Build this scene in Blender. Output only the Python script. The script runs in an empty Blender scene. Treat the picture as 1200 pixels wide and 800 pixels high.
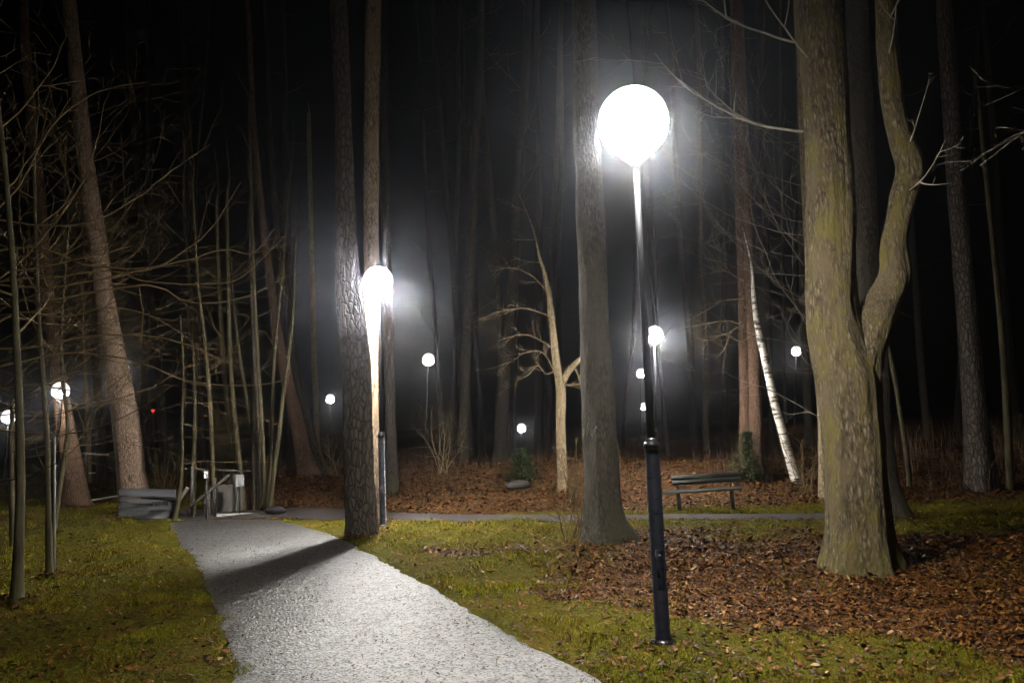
import bpy, math, random
import numpy as np
from mathutils import Matrix, Vector
random.seed(7)
RNG = np.random.default_rng(11)
scene = bpy.context.scene
COL = scene.collection

# ------------------------------------------------------------------ camera
F = 900.0; HC = 1.9
PITCH = math.atan(97 / F); ROLL = math.radians(1.7)
cam_rot = Matrix.Rotation(math.radians(90) + PITCH, 3, 'X') @ Matrix.Rotation(-ROLL, 3, 'Z')
cd = bpy.data.cameras.new('camera'); cam = bpy.data.objects.new('camera', cd); COL.objects.link(cam)
cd.sensor_width = 36; cd.lens = F / 1200 * 36; cd.clip_start = 0.1; cd.clip_end = 1500
cam.matrix_world = Matrix.Translation((0, 0, HC)) @ cam_rot.to_4x4()
scene.camera = cam

# ------------------------------------------------------------------ noise
def _h(i, j, k):
    n = (i * 374761393 + j * 668265263 + k * 2147483647 + 1013904223) & 0xffffffff
    n = ((n ^ (n >> 13)) * 1274126177) & 0xffffffff
    return ((n ^ (n >> 16)) & 0xffff) / 65535.0
def vn(x, y, z=0.0):
    x, y, z = np.broadcast_arrays(np.asarray(x, float), np.asarray(y, float), np.asarray(z, float))
    xi, yi, zi = np.floor(x).astype(np.int64), np.floor(y).astype(np.int64), np.floor(z).astype(np.int64)
    u, v, w = x - xi, y - yi, z - zi
    u, v, w = u*u*(3-2*u), v*v*(3-2*v), w*w*(3-2*w)
    r = 0
    for a in (0, 1):
        for b in (0, 1):
            for c in (0, 1):
                r = r + _h(xi+a, yi+b, zi+c) * (u if a else 1-u) * (v if b else 1-v) * (w if c else 1-w)
    return r * 2 - 1
def fbm(x, y, z=0.0, o=3):
    r = 0; a = 1.0; s = 1.0
    for i in range(o):
        r = r + a * vn(np.asarray(x)*s + 17.3*i, np.asarray(y)*s - 9.1*i, np.asarray(z)*s); a *= .5; s *= 2.03
    return r
def ss(a, b, x):
    t = np.clip((np.asarray(x, float) - a) / (b - a), 0, 1); return t*t*(3-2*t)

# ------------------------------------------------------------------ terrain height (smooth part)
def hs(x, y):
    x = np.asarray(x, float); y = np.asarray(y, float)
    u = x / np.maximum(y, 8.0)
    wl = ss(-.42, -.28, u)
    b0 = 25 - 8.0 * wl
    bank = .62 * ss(0, 1, (y - b0) / 5.5) * (.35 + .65 * wl)
    A = np.interp(u, [-1, -.66, -.55, -.40, -.24, -.12, .01, .08, .18, .37, .6],
                     [-2.2, -2.0, -1.1, -1.0, -1.2, -.3, -3.2, -1.5, -.3, .9, 1.0])
    far = A * ss(27, 62, y)
    lump = .10 * fbm(x * .22, y * .22) * ss(6, 12, np.abs(x) + .4 * y) + .14 * fbm(x*.35+5, y*.35) * ss(19, 26, y)
    return bank + far + lump * (1 - .8 * np.exp(-((y - 16.2) / 2.0)**2))

def ray(px, py):
    v = cam_rot @ Vector(((px - 600) / F, -(py - 400) / F, -1)); return v
def P(px, py, d):
    v = ray(px, py); t = d / v.y; return Vector((v.x * t, d, HC + v.z * t))
def G(px, py, dmax=80):
    v = ray(px, py); t = 2.0
    while t < dmax:
        x, y, z = v.x*t, v.y*t, HC + v.z*t
        if z <= float(hs(x, y)): return Vector((x, y, float(hs(x, y))))
        t += .03
    return Vector((v.x*dmax, v.y*dmax, float(hs(v.x*dmax, v.y*dmax))))
def WD(w, d): return w / F * d

# ------------------------------------------------------------------ mesh helper
class MB:
    def __init__(s): s.v = []; s.f = []; s.n = 0
    def add(s, V, Fc):
        V = np.asarray(V, float).reshape(-1, 3); s.v.append(V)
        s.f.extend([tuple(int(i) + s.n for i in f) for f in Fc]); s.n += len(V)
    def tube(s, pts, rad, seg=8, lump=None, cap=True, flare=0.0, ridge=0.0, seed=0.0):
        pts = np.asarray(pts, float); rad = np.asarray(rad, float); n = len(pts)
        T = np.gradient(pts, axis=0); T /= np.maximum(np.linalg.norm(T, axis=1, keepdims=True), 1e-9)
        ref = np.array([0, 1.0, 0]) if abs(T[0][1]) < .8 else np.array([1.0, 0, 0])
        U = np.zeros_like(pts); u = ref - T[0] * ref.dot(T[0]); u /= np.linalg.norm(u)
        for i in range(n):
            u = u - T[i] * u.dot(T[i]); u /= max(np.linalg.norm(u), 1e-9); U[i] = u
        Vv = np.cross(T, U)
        a = np.linspace(0, 2*math.pi, seg, endpoint=False)
        ca, sa = np.cos(a), np.sin(a)
        R = np.repeat(rad[:, None], seg, 1)
        if lump is not None:
            L = np.concatenate([[0], np.cumsum(np.linalg.norm(np.diff(pts, axis=0), axis=1))])
            rr = np.maximum(rad.mean(), .02)
            R = R * (1 + lump * fbm(ca[None]*1.3 + seed, sa[None]*1.3, (L[:, None])*(.5/rr)*.5, 3))
            if ridge:
                k = fbm(ca[None]*6+seed, sa[None]*6, L[:, None]*(1.1), 2)
                R = R * (1 + ridge * (np.abs(k) - .35))
            if flare:
                ang = 1 + .75*np.sin(a*5 + seed*3 + 1)*.6 + .4*np.sin(a*3 + seed)
                R = R * (1 + flare * np.exp(-L[:, None]/(rad[0]*1.1)) * ang[None])
        V = pts[:, None] + R[..., None] * (ca[None, :, None]*U[:, None] + sa[None, :, None]*Vv[:, None])
        b = s.n; s.v.append(V.reshape(-1, 3)); s.n += n*seg
        for i in range(n-1):
            o = b + i*seg
            for j in range(seg):
                k = (j+1) % seg
                s.f.append((o+j, o+k, o+seg+k, o+seg+j))
        if cap:
            s.f.append(tuple(b + j for j in range(seg))[::-1]); s.f.append(tuple(b + (n-1)*seg + j for j in range(seg)))
    def box(s, c, size, rz=0, M=None, bev=.0):
        x, y, z = [q/2 for q in size]
        b = min(bev, x*.45, y*.45, z*.45)
        if b <= 0:
            V = [(sx*x, sy*y, sz*z) for sx in (-1, 1) for sy in (-1, 1) for sz in (-1, 1)]
            Fc = [(0,1,3,2), (4,6,7,5), (0,4,5,1), (2,3,7,6), (0,2,6,4), (1,5,7,3)]
        else:
            V = []; idx = {}
            for sx in (-1, 1):
                for sy in (-1, 1):
                    for sz in (-1, 1):
                        for ax in range(3):
                            p = [sx*x, sy*y, sz*z]
                            for q in range(3):
                                if q != ax: p[q] -= (sx, sy, sz)[q]*b
                            idx[(sx, sy, sz, ax)] = len(V); V.append(tuple(p))
            Fc = []
            for ax in range(3):
                o = [q for q in range(3) if q != ax]
                for sg in (-1, 1):
                    loop = []
                    for (p, q) in ((-1,-1), (1,-1), (1,1), (-1,1)):
                        k = [0,0,0]; k[ax] = sg; k[o[0]] = p; k[o[1]] = q; loop.append(idx[(*k, ax)])
                    flip = (sg > 0) == (ax == 1)
                    Fc.append(tuple(loop[::-1] if flip else loop))
                for p in (-1, 1):
                    for q in (-1, 1):
                        k0 = [0,0,0]; k1 = [0,0,0]
                        k0[ax] = -1; k1[ax] = 1; k0[o[0]] = k1[o[0]] = p; k0[o[1]] = k1[o[1]] = q
                        Fc.append((idx[(*k0, o[0])], idx[(*k1, o[0])], idx[(*k1, o[1])], idx[(*k0, o[1])]))
            for sx in (-1, 1):
                for sy in (-1, 1):
                    for sz in (-1, 1): Fc.append(tuple(idx[(sx, sy, sz, ax)] for ax in range(3)))
        V = np.array(V)
        if M is not None: V = V @ np.array(M.to_3x3()).T
        c0, s0 = math.cos(rz), math.sin(rz)
        V = np.stack([V[:,0]*c0 - V[:,1]*s0, V[:,0]*s0 + V[:,1]*c0, V[:,2]], 1) + np.array(c)
        s.add(V, Fc)
    def beam(s, a, b, w, h, bev=.004):
        a = Vector(a); b = Vector(b); d = b - a; L = d.length; x = d.normalized()
        y = Vector((0, 0, 1)).cross(x)
        if y.length < .05: y = Vector((0, 1, 0))
        y.normalize(); z = x.cross(y)
        M = Matrix((x, y, z)).transposed()
        s.box((a+b)/2, (L, w, h), M=M, bev=bev)
    def lathe(s, prof, seg=24, c=(0,0,0)):
        a = np.linspace(0, 2*math.pi, seg, endpoint=False); V = []
        for r, z in prof: V.append(np.stack([r*np.cos(a)+c[0], r*np.sin(a)+c[1], np.full(seg, z+c[2])], 1))
        Fc = []
        for i in range(len(prof)-1):
            for j in range(seg):
                k = (j+1) % seg; Fc.append((i*seg+j, i*seg+k, (i+1)*seg+k, (i+1)*seg+j))
        Fc.append(tuple(range(seg))[::-1]); Fc.append(tuple((len(prof)-1)*seg + j for j in range(seg)))
        s.add(np.concatenate(V), Fc)
    def build(s, name, mat, parent=None, base=(0,0,0), smooth=True):
        me = bpy.data.meshes.new(name)
        V = np.concatenate(s.v) - np.array(base)[None]
        me.vertices.add(len(V)); me.vertices.foreach_set('co', V.ravel())
        ln = np.array([len(f) for f in s.f]); fl = np.array([i for f in s.f for i in f], dtype=np.int32)
        me.loops.add(len(fl)); me.loops.foreach_set('vertex_index', fl)
        me.polygons.add(len(ln)); me.polygons.foreach_set('loop_start', np.concatenate([[0], np.cumsum(ln)[:-1]]).astype(np.int32))
        me.update(calc_edges=True); me.validate()
        me.polygons.foreach_set('use_smooth', np.full(len(me.polygons), smooth)); me.materials.append(mat)
        o = bpy.data.objects.new(name, me); COL.objects.link(o)
        if parent is not None: o.parent = parent
        else: o.location = base
        return o
def fast_mesh(name, V, Fa, mat, smooth=False, attr=None):
    """Fa: (n,k) array of indices"""
    me = bpy.data.meshes.new(name); V = np.asarray(V, float); Fa = np.asarray(Fa, np.int32)
    me.vertices.add(len(V)); me.vertices.foreach_set('co', V.ravel())
    me.loops.add(Fa.size); me.loops.foreach_set('vertex_index', Fa.ravel())
    me.polygons.add(len(Fa)); me.polygons.foreach_set('loop_start', (np.arange(len(Fa))*Fa.shape[1]).astype(np.int32))
    me.update(calc_edges=True)
    me.polygons.foreach_set('use_smooth', np.full(len(Fa), smooth)); me.materials.append(mat)
    if attr:
        for k, a in attr.items():
            at = me.attributes.new(k, 'FLOAT', 'POINT'); at.data.foreach_set('value', np.asarray(a, np.float32))
    o = bpy.data.objects.new(name, me); COL.objects.link(o); return o
def thing(name, label, cat, loc, group=None):
    o = bpy.data.objects.new(name, None); COL.objects.link(o); o.location = loc
    o['label'] = label; o['category'] = cat; o.empty_display_size = .2
    if group: o['group'] = group
    return o

# ------------------------------------------------------------------ materials
def mat(name):
    m = bpy.data.materials.new(name); m.use_nodes = True; nt = m.node_tree
    return m, nt, nt.nodes['Principled BSDF']
def nd(nt, t, **kw):
    n = nt.nodes.new(t)
    for k, v in kw.items():
        if k in n.inputs: n.inputs[k].default_value = v
        else: setattr(n, k, v)
    return n
def ramp(nt, stops, src=None):
    r = nt.nodes.new('ShaderNodeValToRGB'); e = r.color_ramp.elements
    while len(e) < len(stops): e.new(.5)
    for i, (p, c) in enumerate(stops): e[i].position = p; e[i].color = (*c, 1)
    if src is not None: nt.links.new(src, r.inputs['Fac'])
    return r
def coords(nt, scale=(1,1,1), kind='Object'):
    tc = nd(nt, 'ShaderNodeTexCoord'); mp = nd(nt, 'ShaderNodeMapping'); mp.inputs['Scale'].default_value = scale
    nt.links.new(tc.outputs[kind], mp.inputs[0]); return mp.outputs[0]
def noise(nt, vec, scale, detail=4, rough=.6):
    n = nd(nt, 'ShaderNodeTexNoise', Scale=scale, Detail=detail, Roughness=rough); nt.links.new(vec, n.inputs['Vector']); return n.outputs['Fac']
def mix(nt, fac, a, b, mode='MIX'):
    m = nd(nt, 'ShaderNodeMix', data_type='RGBA', blend_type=mode)
    for s, i in ((fac, 0), (a, 6), (b, 7)):
        if hasattr(s, 'links'): nt.links.new(s, m.inputs[i])
        elif isinstance(s, tuple): m.inputs[i].default_value = (*s, 1)
        else: m.inputs[i].default_value = s
    return m.outputs[2]
def math_(nt, op, a, b=0.0):
    m = nd(nt, 'ShaderNodeMath', operation=op)
    for s, i in ((a, 0), (b, 1)):
        if hasattr(s, 'links'): nt.links.new(s, m.inputs[i])
        else: m.inputs[i].default_value = s
    return m.outputs[0]
def bump(nt, bs, h, strength, dist):
    b = nd(nt, 'ShaderNodeBump', Strength=strength, Distance=dist); nt.links.new(h, b.inputs['Height']); nt.links.new(b.outputs[0], bs.inputs['Normal'])

def bark(name, dark, mid, light, kind='furrow', moss=0.0, rough=.85, mossc=(.045, .055, .012)):
    m, nt, bs = mat(name)
    if kind == 'plate':
        v0 = coords(nt, (1, 1, .38)); wob = nd(nt, 'ShaderNodeTexNoise', Scale=5.0, Detail=3.0); nt.links.new(v0, wob.inputs['Vector'])
        vv = mix(nt, .09, v0, wob.outputs['Color'], 'ADD')
        vo = nd(nt, 'ShaderNodeTexVoronoi', feature='DISTANCE_TO_EDGE', Scale=13.0); nt.links.new(vv, vo.inputs['Vector'])
        crack = ramp(nt, [(0, (0,0,0)), (.10, (.7,.7,.7)), (.35, (1,1,1))], vo.outputs['Distance']).outputs[0]
        fine = noise(nt, coords(nt, (1, 1, .5)), 38, 6, .7)
        hgt = math_(nt, 'ADD', math_(nt, 'MULTIPLY', crack, 1.0), math_(nt, 'MULTIPLY', fine, .45))
        big = noise(nt, coords(nt), 3.0, 3)
        c = ramp(nt, [(.25, mid), (.7, light)], fine).outputs[0]
        c = mix(nt, crack, dark, c); c = mix(nt, math_(nt, 'MULTIPLY', big, .5), c, mid)
        bump(nt, bs, hgt, 1.0, .035)
    elif kind == 'furrow':
        wv = mix(nt, .05, coords(nt, (1, 1, .30)), nd(nt, 'ShaderNodeTexNoise', Scale=7.0, Detail=3.0).outputs['Color'], 'ADD')
        vo = nd(nt, 'ShaderNodeTexVoronoi', feature='DISTANCE_TO_EDGE', Scale=24.0); nt.links.new(wv, vo.inputs['Vector'])
        fu = math_(nt, 'ADD', math_(nt, 'MULTIPLY', noise(nt, coords(nt, (1, 1, .33)), 24, 8, .72), .8), math_(nt, 'MULTIPLY', vo.outputs['Distance'], .45)); fine = noise(nt, coords(nt, (1, 1, .6)), 75, 5, .75)
        big = noise(nt, coords(nt, (1, 1, .6)), 2.6, 4)
        c = ramp(nt, [(.36, dark), (.5, mid), (.66, light)], fu).outputs[0]
        c = mix(nt, ramp(nt, [(.4, (0,0,0)), (.65, (1,1,1))], big).outputs[0], c, mid)
        hgt = math_(nt, 'ADD', fu, math_(nt, 'MULTIPLY', fine, .3)); bump(nt, bs, hgt, 1.0, .06)
    elif kind == 'birch':
        z = coords(nt, (2.0, 2.0, 9)); bn = noise(nt, z, 1.5, 5, .6)
        c = ramp(nt, [(.38, dark), (.44, mid), (.49, light)], bn).outputs[0]
        bump(nt, bs, bn, .5, .008)
    else:
        fine = noise(nt, coords(nt, (1, 1, .5)), 40, 5, .6); big = noise(nt, coords(nt, (1, 1, .5)), 5, 4)
        c = ramp(nt, [(.3, dark), (.5, mid), (.7, light)], big).outputs[0]
        c = mix(nt, math_(nt, 'MULTIPLY', fine, .5), c, mid); bump(nt, bs, math_(nt, 'ADD', fine, big), .6, .012)
    if moss > 0:
        mn = noise(nt, coords(nt, (1, 1, .5)), 4.5, 6, .7)
        lich = ramp(nt, [(.62 - .22*moss, (0,0,0)), (.72 - .18*moss, (1,1,1))], mn).outputs[0]
        tc = nd(nt, 'ShaderNodeTexCoord'); sx = nd(nt, 'ShaderNodeSeparateXYZ'); nt.links.new(tc.outputs['Object'], sx.inputs[0])
        low = nd(nt, 'ShaderNodeMapRange'); nt.links.new(sx.outputs['Z'], low.inputs[0])
        for i, v in ((1, 0.0), (2, .55), (3, 1.0), (4, 0.0)): low.inputs[i].default_value = v
        f = math_(nt, 'MAXIMUM', math_(nt, 'MULTIPLY', lich, .75), math_(nt, 'MULTIPLY', low.outputs[0], mn))
        c = mix(nt, f, c, mossc)
    nt.links.new(c, bs.inputs['Base Color']); bs.inputs['Roughness'].default_value = rough
    bs.inputs['Specular IOR Level'].default_value = .3
    return m
M_PINE = bark('pine_bark', (.012,.010,.009), (.065,.052,.042), (.13,.105,.085), 'plate')
M_PINE_RED = bark('ruddy_pine_bark', (.03,.02,.015), (.13,.075,.045), (.22,.14,.09), 'furrow')
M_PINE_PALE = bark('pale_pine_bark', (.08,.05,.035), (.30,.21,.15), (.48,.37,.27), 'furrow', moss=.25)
M_PINE_LIT = bark('lamplit_pine_bark', (.11,.07,.04), (.38,.28,.18), (.6,.5,.36), 'furrow')  # pine bark made paler, the lamp's light on it is put into the colour
M_MAPLE = bark('mossy_bark', (.02,.015,.008), (.12,.09,.05), (.30,.25,.165), 'furrow', moss=.62, mossc=(.13,.11,.022))
M_LIME = bark('dark_ridged_bark', (.02,.017,.012), (.065,.055,.04), (.11,.095,.07), 'furrow', moss=.35, mossc=(.04,.042,.016))
M_BIRCH = bark('birch_bark', (.02,.017,.015), (.30,.27,.22), (.68,.64,.56), 'birch', rough=.7)
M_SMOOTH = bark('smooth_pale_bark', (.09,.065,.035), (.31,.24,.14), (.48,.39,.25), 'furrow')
M_SAP = bark('sapling_bark', (.018,.014,.008), (.05,.04,.02), (.09,.075,.04), 'smooth', moss=.45, mossc=(.07,.07,.02))
M_DIM = bark('dimmed_wood_bark', (.010,.008,.006), (.032,.026,.02), (.062,.05,.04), 'furrow', moss=.1)  # bark darkened, dimness of the unlit wood is put into the colour
M_TWIG = bark('twig_bark', (.06,.04,.017), (.13,.09,.04), (.21,.15,.075), 'smooth')
M_TWIG_GREY = bark('grey_twig_bark', (.10,.085,.065), (.2,.175,.14), (.3,.27,.22), 'smooth')

def plain(name, col, rough=.5, metal=0.0, wear=.25, scale=12, coat=0.0, bumpd=.002):
    m, nt, bs = mat(name); v = coords(nt); n = noise(nt, v, scale, 6, .65)
    c = mix(nt, math_(nt, 'MULTIPLY', n, wear), col, tuple(min(1, q*2.2 + .02) for q in col))
    nt.links.new(c, bs.inputs['Base Color'])
    rr = nd(nt, 'ShaderNodeMapRange'); nt.links.new(n, rr.inputs[0]); rr.inputs[3].default_value = max(0, rough-.12); rr.inputs[4].default_value = min(1, rough+.2)
    nt.links.new(rr.outputs[0], bs.inputs['Roughness']); bs.inputs['Metallic'].default_value = metal
    bs.inputs['Coat Weight'].default_value = coat; bs.inputs['Coat Roughness'].default_value = .12
    bump(nt, bs, n, .3, bumpd); return m
M_POST = plain('black_post_paint', (.003,.0035,.006), .26, wear=.15)
M_POLE = plain('dull_black_pole_paint', (.003,.0035,.005), .5, wear=.2); M_POLE.node_tree.nodes['Principled BSDF'].inputs['Specular IOR Level'].default_value = .12
M_CAP = plain('lamp_fitting_metal', (.02,.02,.022), .4)
M_GREYWOOD = plain('weathered_grey_boards', (.055,.058,.06), .7, wear=.5, scale=20)
M_PALEWOOD = plain('pale_timber', (.15,.145,.13), .7, wear=.5, scale=18)
M_DARKWOOD = plain('dark_timber', (.03,.025,.02), .6, wear=.5)
M_BENCH = plain('green_bench_paint', (.022,.026,.02), .5, wear=.5, scale=25)
M_BLACK = plain('black_gap', (.006,.006,.006), .8)
M_WHITE = plain('white_sign_paint', (.45,.45,.45), .5)
M_GREYSIGN = plain('grey_sign_paint', (.12,.125,.13), .5)
M_STONE = plain('rough_stone', (.02,.018,.015), .9, wear=.5, bumpd=.02)
M_STRAP = plain('tie_strap', (.03,.03,.02), .8)

# globes: opal diffuser, an inner reflector sends most of the light down
def globe_mat(name, low, up, col=(1, .955, .90), z0=-.93, z1=-.22):
    m, nt, bs = mat(name); nt.nodes.remove(bs)
    g = nd(nt, 'ShaderNodeNewGeometry'); sx = nd(nt, 'ShaderNodeSeparateXYZ'); nt.links.new(g.outputs['Normal'], sx.inputs[0])
    mr = nd(nt, 'ShaderNodeMapRange', interpolation_type='SMOOTHSTEP'); nt.links.new(sx.outputs['Z'], mr.inputs[0])
    for i, v in ((1, z0), (2, z1), (3, low), (4, up)): mr.inputs[i].default_value = v
    e = nd(nt, 'ShaderNodeEmission'); e.inputs[0].default_value = (*col, 1); nt.links.new(mr.outputs[0], e.inputs[1])
    nt.links.new(e.outputs[0], nt.nodes['Material Output'].inputs[0]); return m
LAMP_LOW, LAMP_UP = 110, 14
M_GLOBE1 = globe_mat('lit_opal_globe_near', 1700, 2.2, (1, .96, .89))
M_GLOBE2 = globe_mat('lit_opal_globe_mid', 10500, 1.6, (1, .955, .90), -.985, -.55)
M_GLOBE3 = globe_mat('lit_opal_globe_far', 120, 1.6, (1, .95, .89))
M_GLOBE4 = globe_mat('lit_opal_globe_by_bench', 2000, 1.6, (1, .95, .89))
M_GLOBE5 = globe_mat('lit_opal_globe_by_lawn', 300, 1.6, (1, .95, .89))
def emit(name, col, s):
    m, nt, bs = mat(name); nt.nodes.remove(bs); e = nd(nt, 'ShaderNodeEmission', Strength=s); e.inputs[0].default_value = (*col, 1)
    nt.links.new(e.outputs[0], nt.nodes['Material Output'].inputs[0]); return m

# ------------------------------------------------------------------ paths (edges from the plan)
def gl(pts): return [G(*p) for p in pts]
mainL = [Vector((-1.35, -4, 0)), Vector((-1.5, 0, 0))] + gl([(275,800), (266,745), (243,686), (219,648), (203,622), (196,610)])
mainR = [Vector((1.6, -4, 0)), Vector((1.1, 1.5, 0))] + gl([(715,800), (622,752), (540,705), (472,668), (421,640), (385,622), (330,609)])
def resample(pts, n):
    p = np.array([[q[0], q[1]] for q in pts]); L = np.concatenate([[0], np.cumsum(np.linalg.norm(np.diff(p, axis=0), axis=1))])
    t = np.linspace(0, L[-1], n); r = np.stack([np.interp(t, L, p[:, 0]), np.interp(t, L, p[:, 1])], 1)
    k = max(3, n//30); ker = np.ones(k)/k
    q = r.copy()
    for a in (0, 1): q[:, a] = np.convolve(np.pad(r[:, a], (k//2, k-1-k//2), mode='edge'), ker, 'valid')
    return q
NP_ = 260
mL, mR = resample(mainL, NP_), resample(mainR, NP_)
crossF = resample(gl([(150,612), (230,610), (330,606), (480,611), (620,610), (760,609), (880,609), (975,609), (1060,609)]), NP_)   # near edge
crossB = resample(gl([(190,596), (250,596), (330,595), (480,600), (620,602), (760,602), (880,601), (975,600), (1060,601)]), NP_)   # far edge
def wob(e, s): 
    return e + .035 * np.stack([fbm(e[:,0]*2+s, e[:,1]*2, 0, 3), fbm(e[:,0]*2, e[:,1]*2+s, 5, 3)], 1)
mL, mR, crossF, crossB = wob(mL, 1), wob(mR, 9), wob(crossF, 20), wob(crossB, 31)
def in_poly(x, y, poly):
    x = np.asarray(x); y = np.asarray(y); ins = np.zeros(x.shape, bool); n = len(poly)
    for i in range(n):
        x0, y0 = poly[i]; x1, y1 = poly[(i+1) % n]
        if y0 == y1: continue
        c = ((y0 > y) != (y1 > y)) & (x < (x1-x0)*(y-y0)/(y1-y0) + x0); ins ^= c
    return ins
POLY_M = np.concatenate([mL[::4], mR[::-4]]); POLY_C = np.concatenate([crossF[::4], crossB[::-4]])
def on_path(x, y): return in_poly(x, y, POLY_M) | in_poly(x, y, POLY_C)
# leaf litter weight
LP = [(p.x, p.y) for p in gl([(455,642), (600,655), (640,690), (700,715), (770,728), (960,736), (1110,752), (1195,768)])] + [(9, 3), (16, 5), (22, 14.3)] + [(p.x, p.y) for p in gl([(1190,625), (1070,628), (960,622), (800,618), (700,628), (560,640), (500,636)])]
def litter(x, y):
    x = np.asarray(x, float); y = np.asarray(y, float)
    w = .55 * in_poly(x + .4*fbm(x, y), y + .4*fbm(x+7, y), LP) 
    core = ss(.5, 2.2, x) * ss(3.5, 6.5, y) * (1 - ss(11, 14.5, y)) * in_poly(x + .3*fbm(x*1.5, y*1.5), y, LP)
    w = np.maximum(w, core)
    wl = ss(-.42, -.28, x/np.maximum(y, 8))
    w = np.maximum(w, ss(16.4, 17.2, y) * (.35 + .6*wl))
    w = np.maximum(w, .30 * np.exp(-np.abs(x + 1.7 + .12*y)/.7) * (y < 13) * (x < -1.2))
    return np.clip(w + .22 * fbm(x*.8, y*.8, 3) , 0, 1) * (1 - .0*x)

# ------------------------------------------------------------------ ground
def axis(lo, hi, fine, flo, fhi, g=1.16):
    a = list(np.arange(flo, fhi, fine)); s = fine; p = flo
    L = []
    while p > lo: s *= g; p -= s; L.append(p)
    s = fine; p = a[-1]; R = []
    while p < hi: s *= g; p += s; R.append(p)
    return np.array(L[::-1] + a + R)
gx = axis(-420, 420, .13, -14, 13); gy = axis(-60, 520, .12, 1.5, 30)
X, Y = np.meshgrid(gx, gy, indexing='ij')
op = np.zeros(X.shape, bool); reg = (np.abs(X) < 20) & (Y < 22); op[reg] = on_path(X[reg], Y[reg])
lit = litter(X, Y)
Z = hs(X, Y) + (1-op) * (.030*fbm(X*1.1, Y*1.1, 1, 3) + .018*fbm(X*4, Y*4, 2, 2)) - op * .05
shoulder = .0
fr = np.sqrt(X**2 + (Y-10)**2)
V = np.stack([X, Y, Z], -1).reshape(-1, 3); nx, ny = X.shape
I = np.arange(nx*ny).reshape(nx, ny)
Fq = np.stack([I[:-1,:-1], I[1:,:-1], I[1:,1:], I[:-1,1:]], -1).reshape(-1, 4)
m, nt, bs = mat('woodland_ground')
v = coords(nt); at = nd(nt, 'ShaderNodeAttribute', attribute_name='litter')
n1 = noise(nt, v, 1.1, 5); n2 = noise(nt, v, 22, 6, .7); n3 = noise(nt, v, 90, 4, .7)
grass_c = ramp(nt, [(.3, (.028,.034,.002)), (.5, (.068,.066,.003)), (.7, (.09,.062,.006))], n1).outputs[0]
grass_c = mix(nt, ramp(nt, [(.35, (0,0,0)), (.75, (1,1,1))], n2).outputs[0], grass_c, (.06,.045,.016))
vo = nd(nt, 'ShaderNodeTexVoronoi', Scale=15.0); nt.links.new(v, vo.inputs['Vector'])
sp = nd(nt, 'ShaderNodeSeparateColor'); nt.links.new(vo.outputs['Color'], sp.inputs[0])
leaf_c = ramp(nt, [(0, (.018,.010,.006)), (.4, (.06,.030,.014)), (.75, (.12,.06,.025)), (1, (.21,.12,.06))], sp.outputs[0]).outputs[0]
leaf_c = mix(nt, math_(nt, 'MULTIPLY', n3, .8), leaf_c, (.035,.02,.012))
lf = ramp(nt, [(.42, (0,0,0)), (.62, (1,1,1))], math_(nt, 'ADD', at.outputs['Fac'], math_(nt, 'MULTIPLY', math_(nt, 'SUBTRACT', n2, .5), .6))).outputs[0]
nt.links.new(mix(nt, lf, grass_c, leaf_c), bs.inputs['Base Color']); bs.inputs['Roughness'].default_value = .8
bs.inputs['Specular IOR Level'].default_value = .02
bump(nt, bs, math_(nt, 'ADD', n2, math_(nt, 'MULTIPLY', vo.outputs['Distance'], .6)), .9, .05)
M_GROUND = m
g = fast_mesh('ground', V, Fq, M_GROUND, True, {'litter': lit.ravel()}); g['kind'] = 'structure'

m, nt, bs = mat('wet_gravel_path')
v = coords(nt); n1 = noise(nt, v, 1.6, 4); n2 = noise(nt, v, 55, 5, .75); n3 = noise(nt, v, 9, 5, .7)
c = ramp(nt, [(.3, (.004,.0035,.003)), (.7, (.026,.023,.021))], n2).outputs[0]
c = mix(nt, ramp(nt, [(.5, (0,0,0)), (.8, (1,1,1))], n3).outputs[0], c, (.02,.014,.009))
nt.links.new(c, bs.inputs['Base Color'])
rr = nd(nt, 'ShaderNodeMapRange'); nt.links.new(n1, rr.inputs[0]); rr.inputs[3].default_value = .46; rr.inputs[4].default_value = .66; bs.inputs['Coat Weight'].default_value = 1; bs.inputs['Coat Roughness'].default_value = .40; bs.inputs['Coat IOR'].default_value = 2.3
nt.links.new(rr.outputs[0], bs.inputs['Roughness']); bs.inputs['Specular IOR Level'].default_value = .35
pv = nd(nt, 'ShaderNodeTexVoronoi', Scale=34.0); nt.links.new(v, pv.inputs['Vector'])
hh_ = math_(nt, 'ADD', math_(nt, 'MULTIPLY', pv.outputs['Distance'], .8), math_(nt, 'ADD', math_(nt, 'MULTIPLY', n2, .8), math_(nt, 'MULTIPLY', n3, 1.2)))
bn = nd(nt, 'ShaderNodeBump', Strength=1.0, Distance=.0125); nt.links.new(hh_, bn.inputs['Height'])
nt.links.new(bn.outputs[0], bs.inputs['Normal']); nt.links.new(bn.outputs[0], bs.inputs['Coat Normal'])
gv = nd(nt, 'ShaderNodeTexVoronoi', Scale=60.0); nt.links.new(v, gv.inputs['Vector']); gs = nd(nt, 'ShaderNodeSeparateColor'); nt.links.new(gv.outputs['Color'], gs.inputs[0])
wet = math_(nt, 'MULTIPLY', ramp(nt, [(.08, (.05,.05,.05)), (.3, (1,1,1))], gs.outputs[0]).outputs[0], ramp(nt, [(.30, (.5,.5,.5)), (.55, (1,1,1))], n3).outputs[0])
nt.links.new(wet, bs.inputs['Coat Weight'])
M_PATH = m
m, nt, bs = mat('dull_gravel_path')
v = coords(nt); n2 = noise(nt, v, 40, 5, .75); n3 = noise(nt, v, 3, 5, .7)
c = ramp(nt, [(.3, (.02,.018,.02)), (.7, (.055,.05,.053))], n2).outputs[0]
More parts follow.
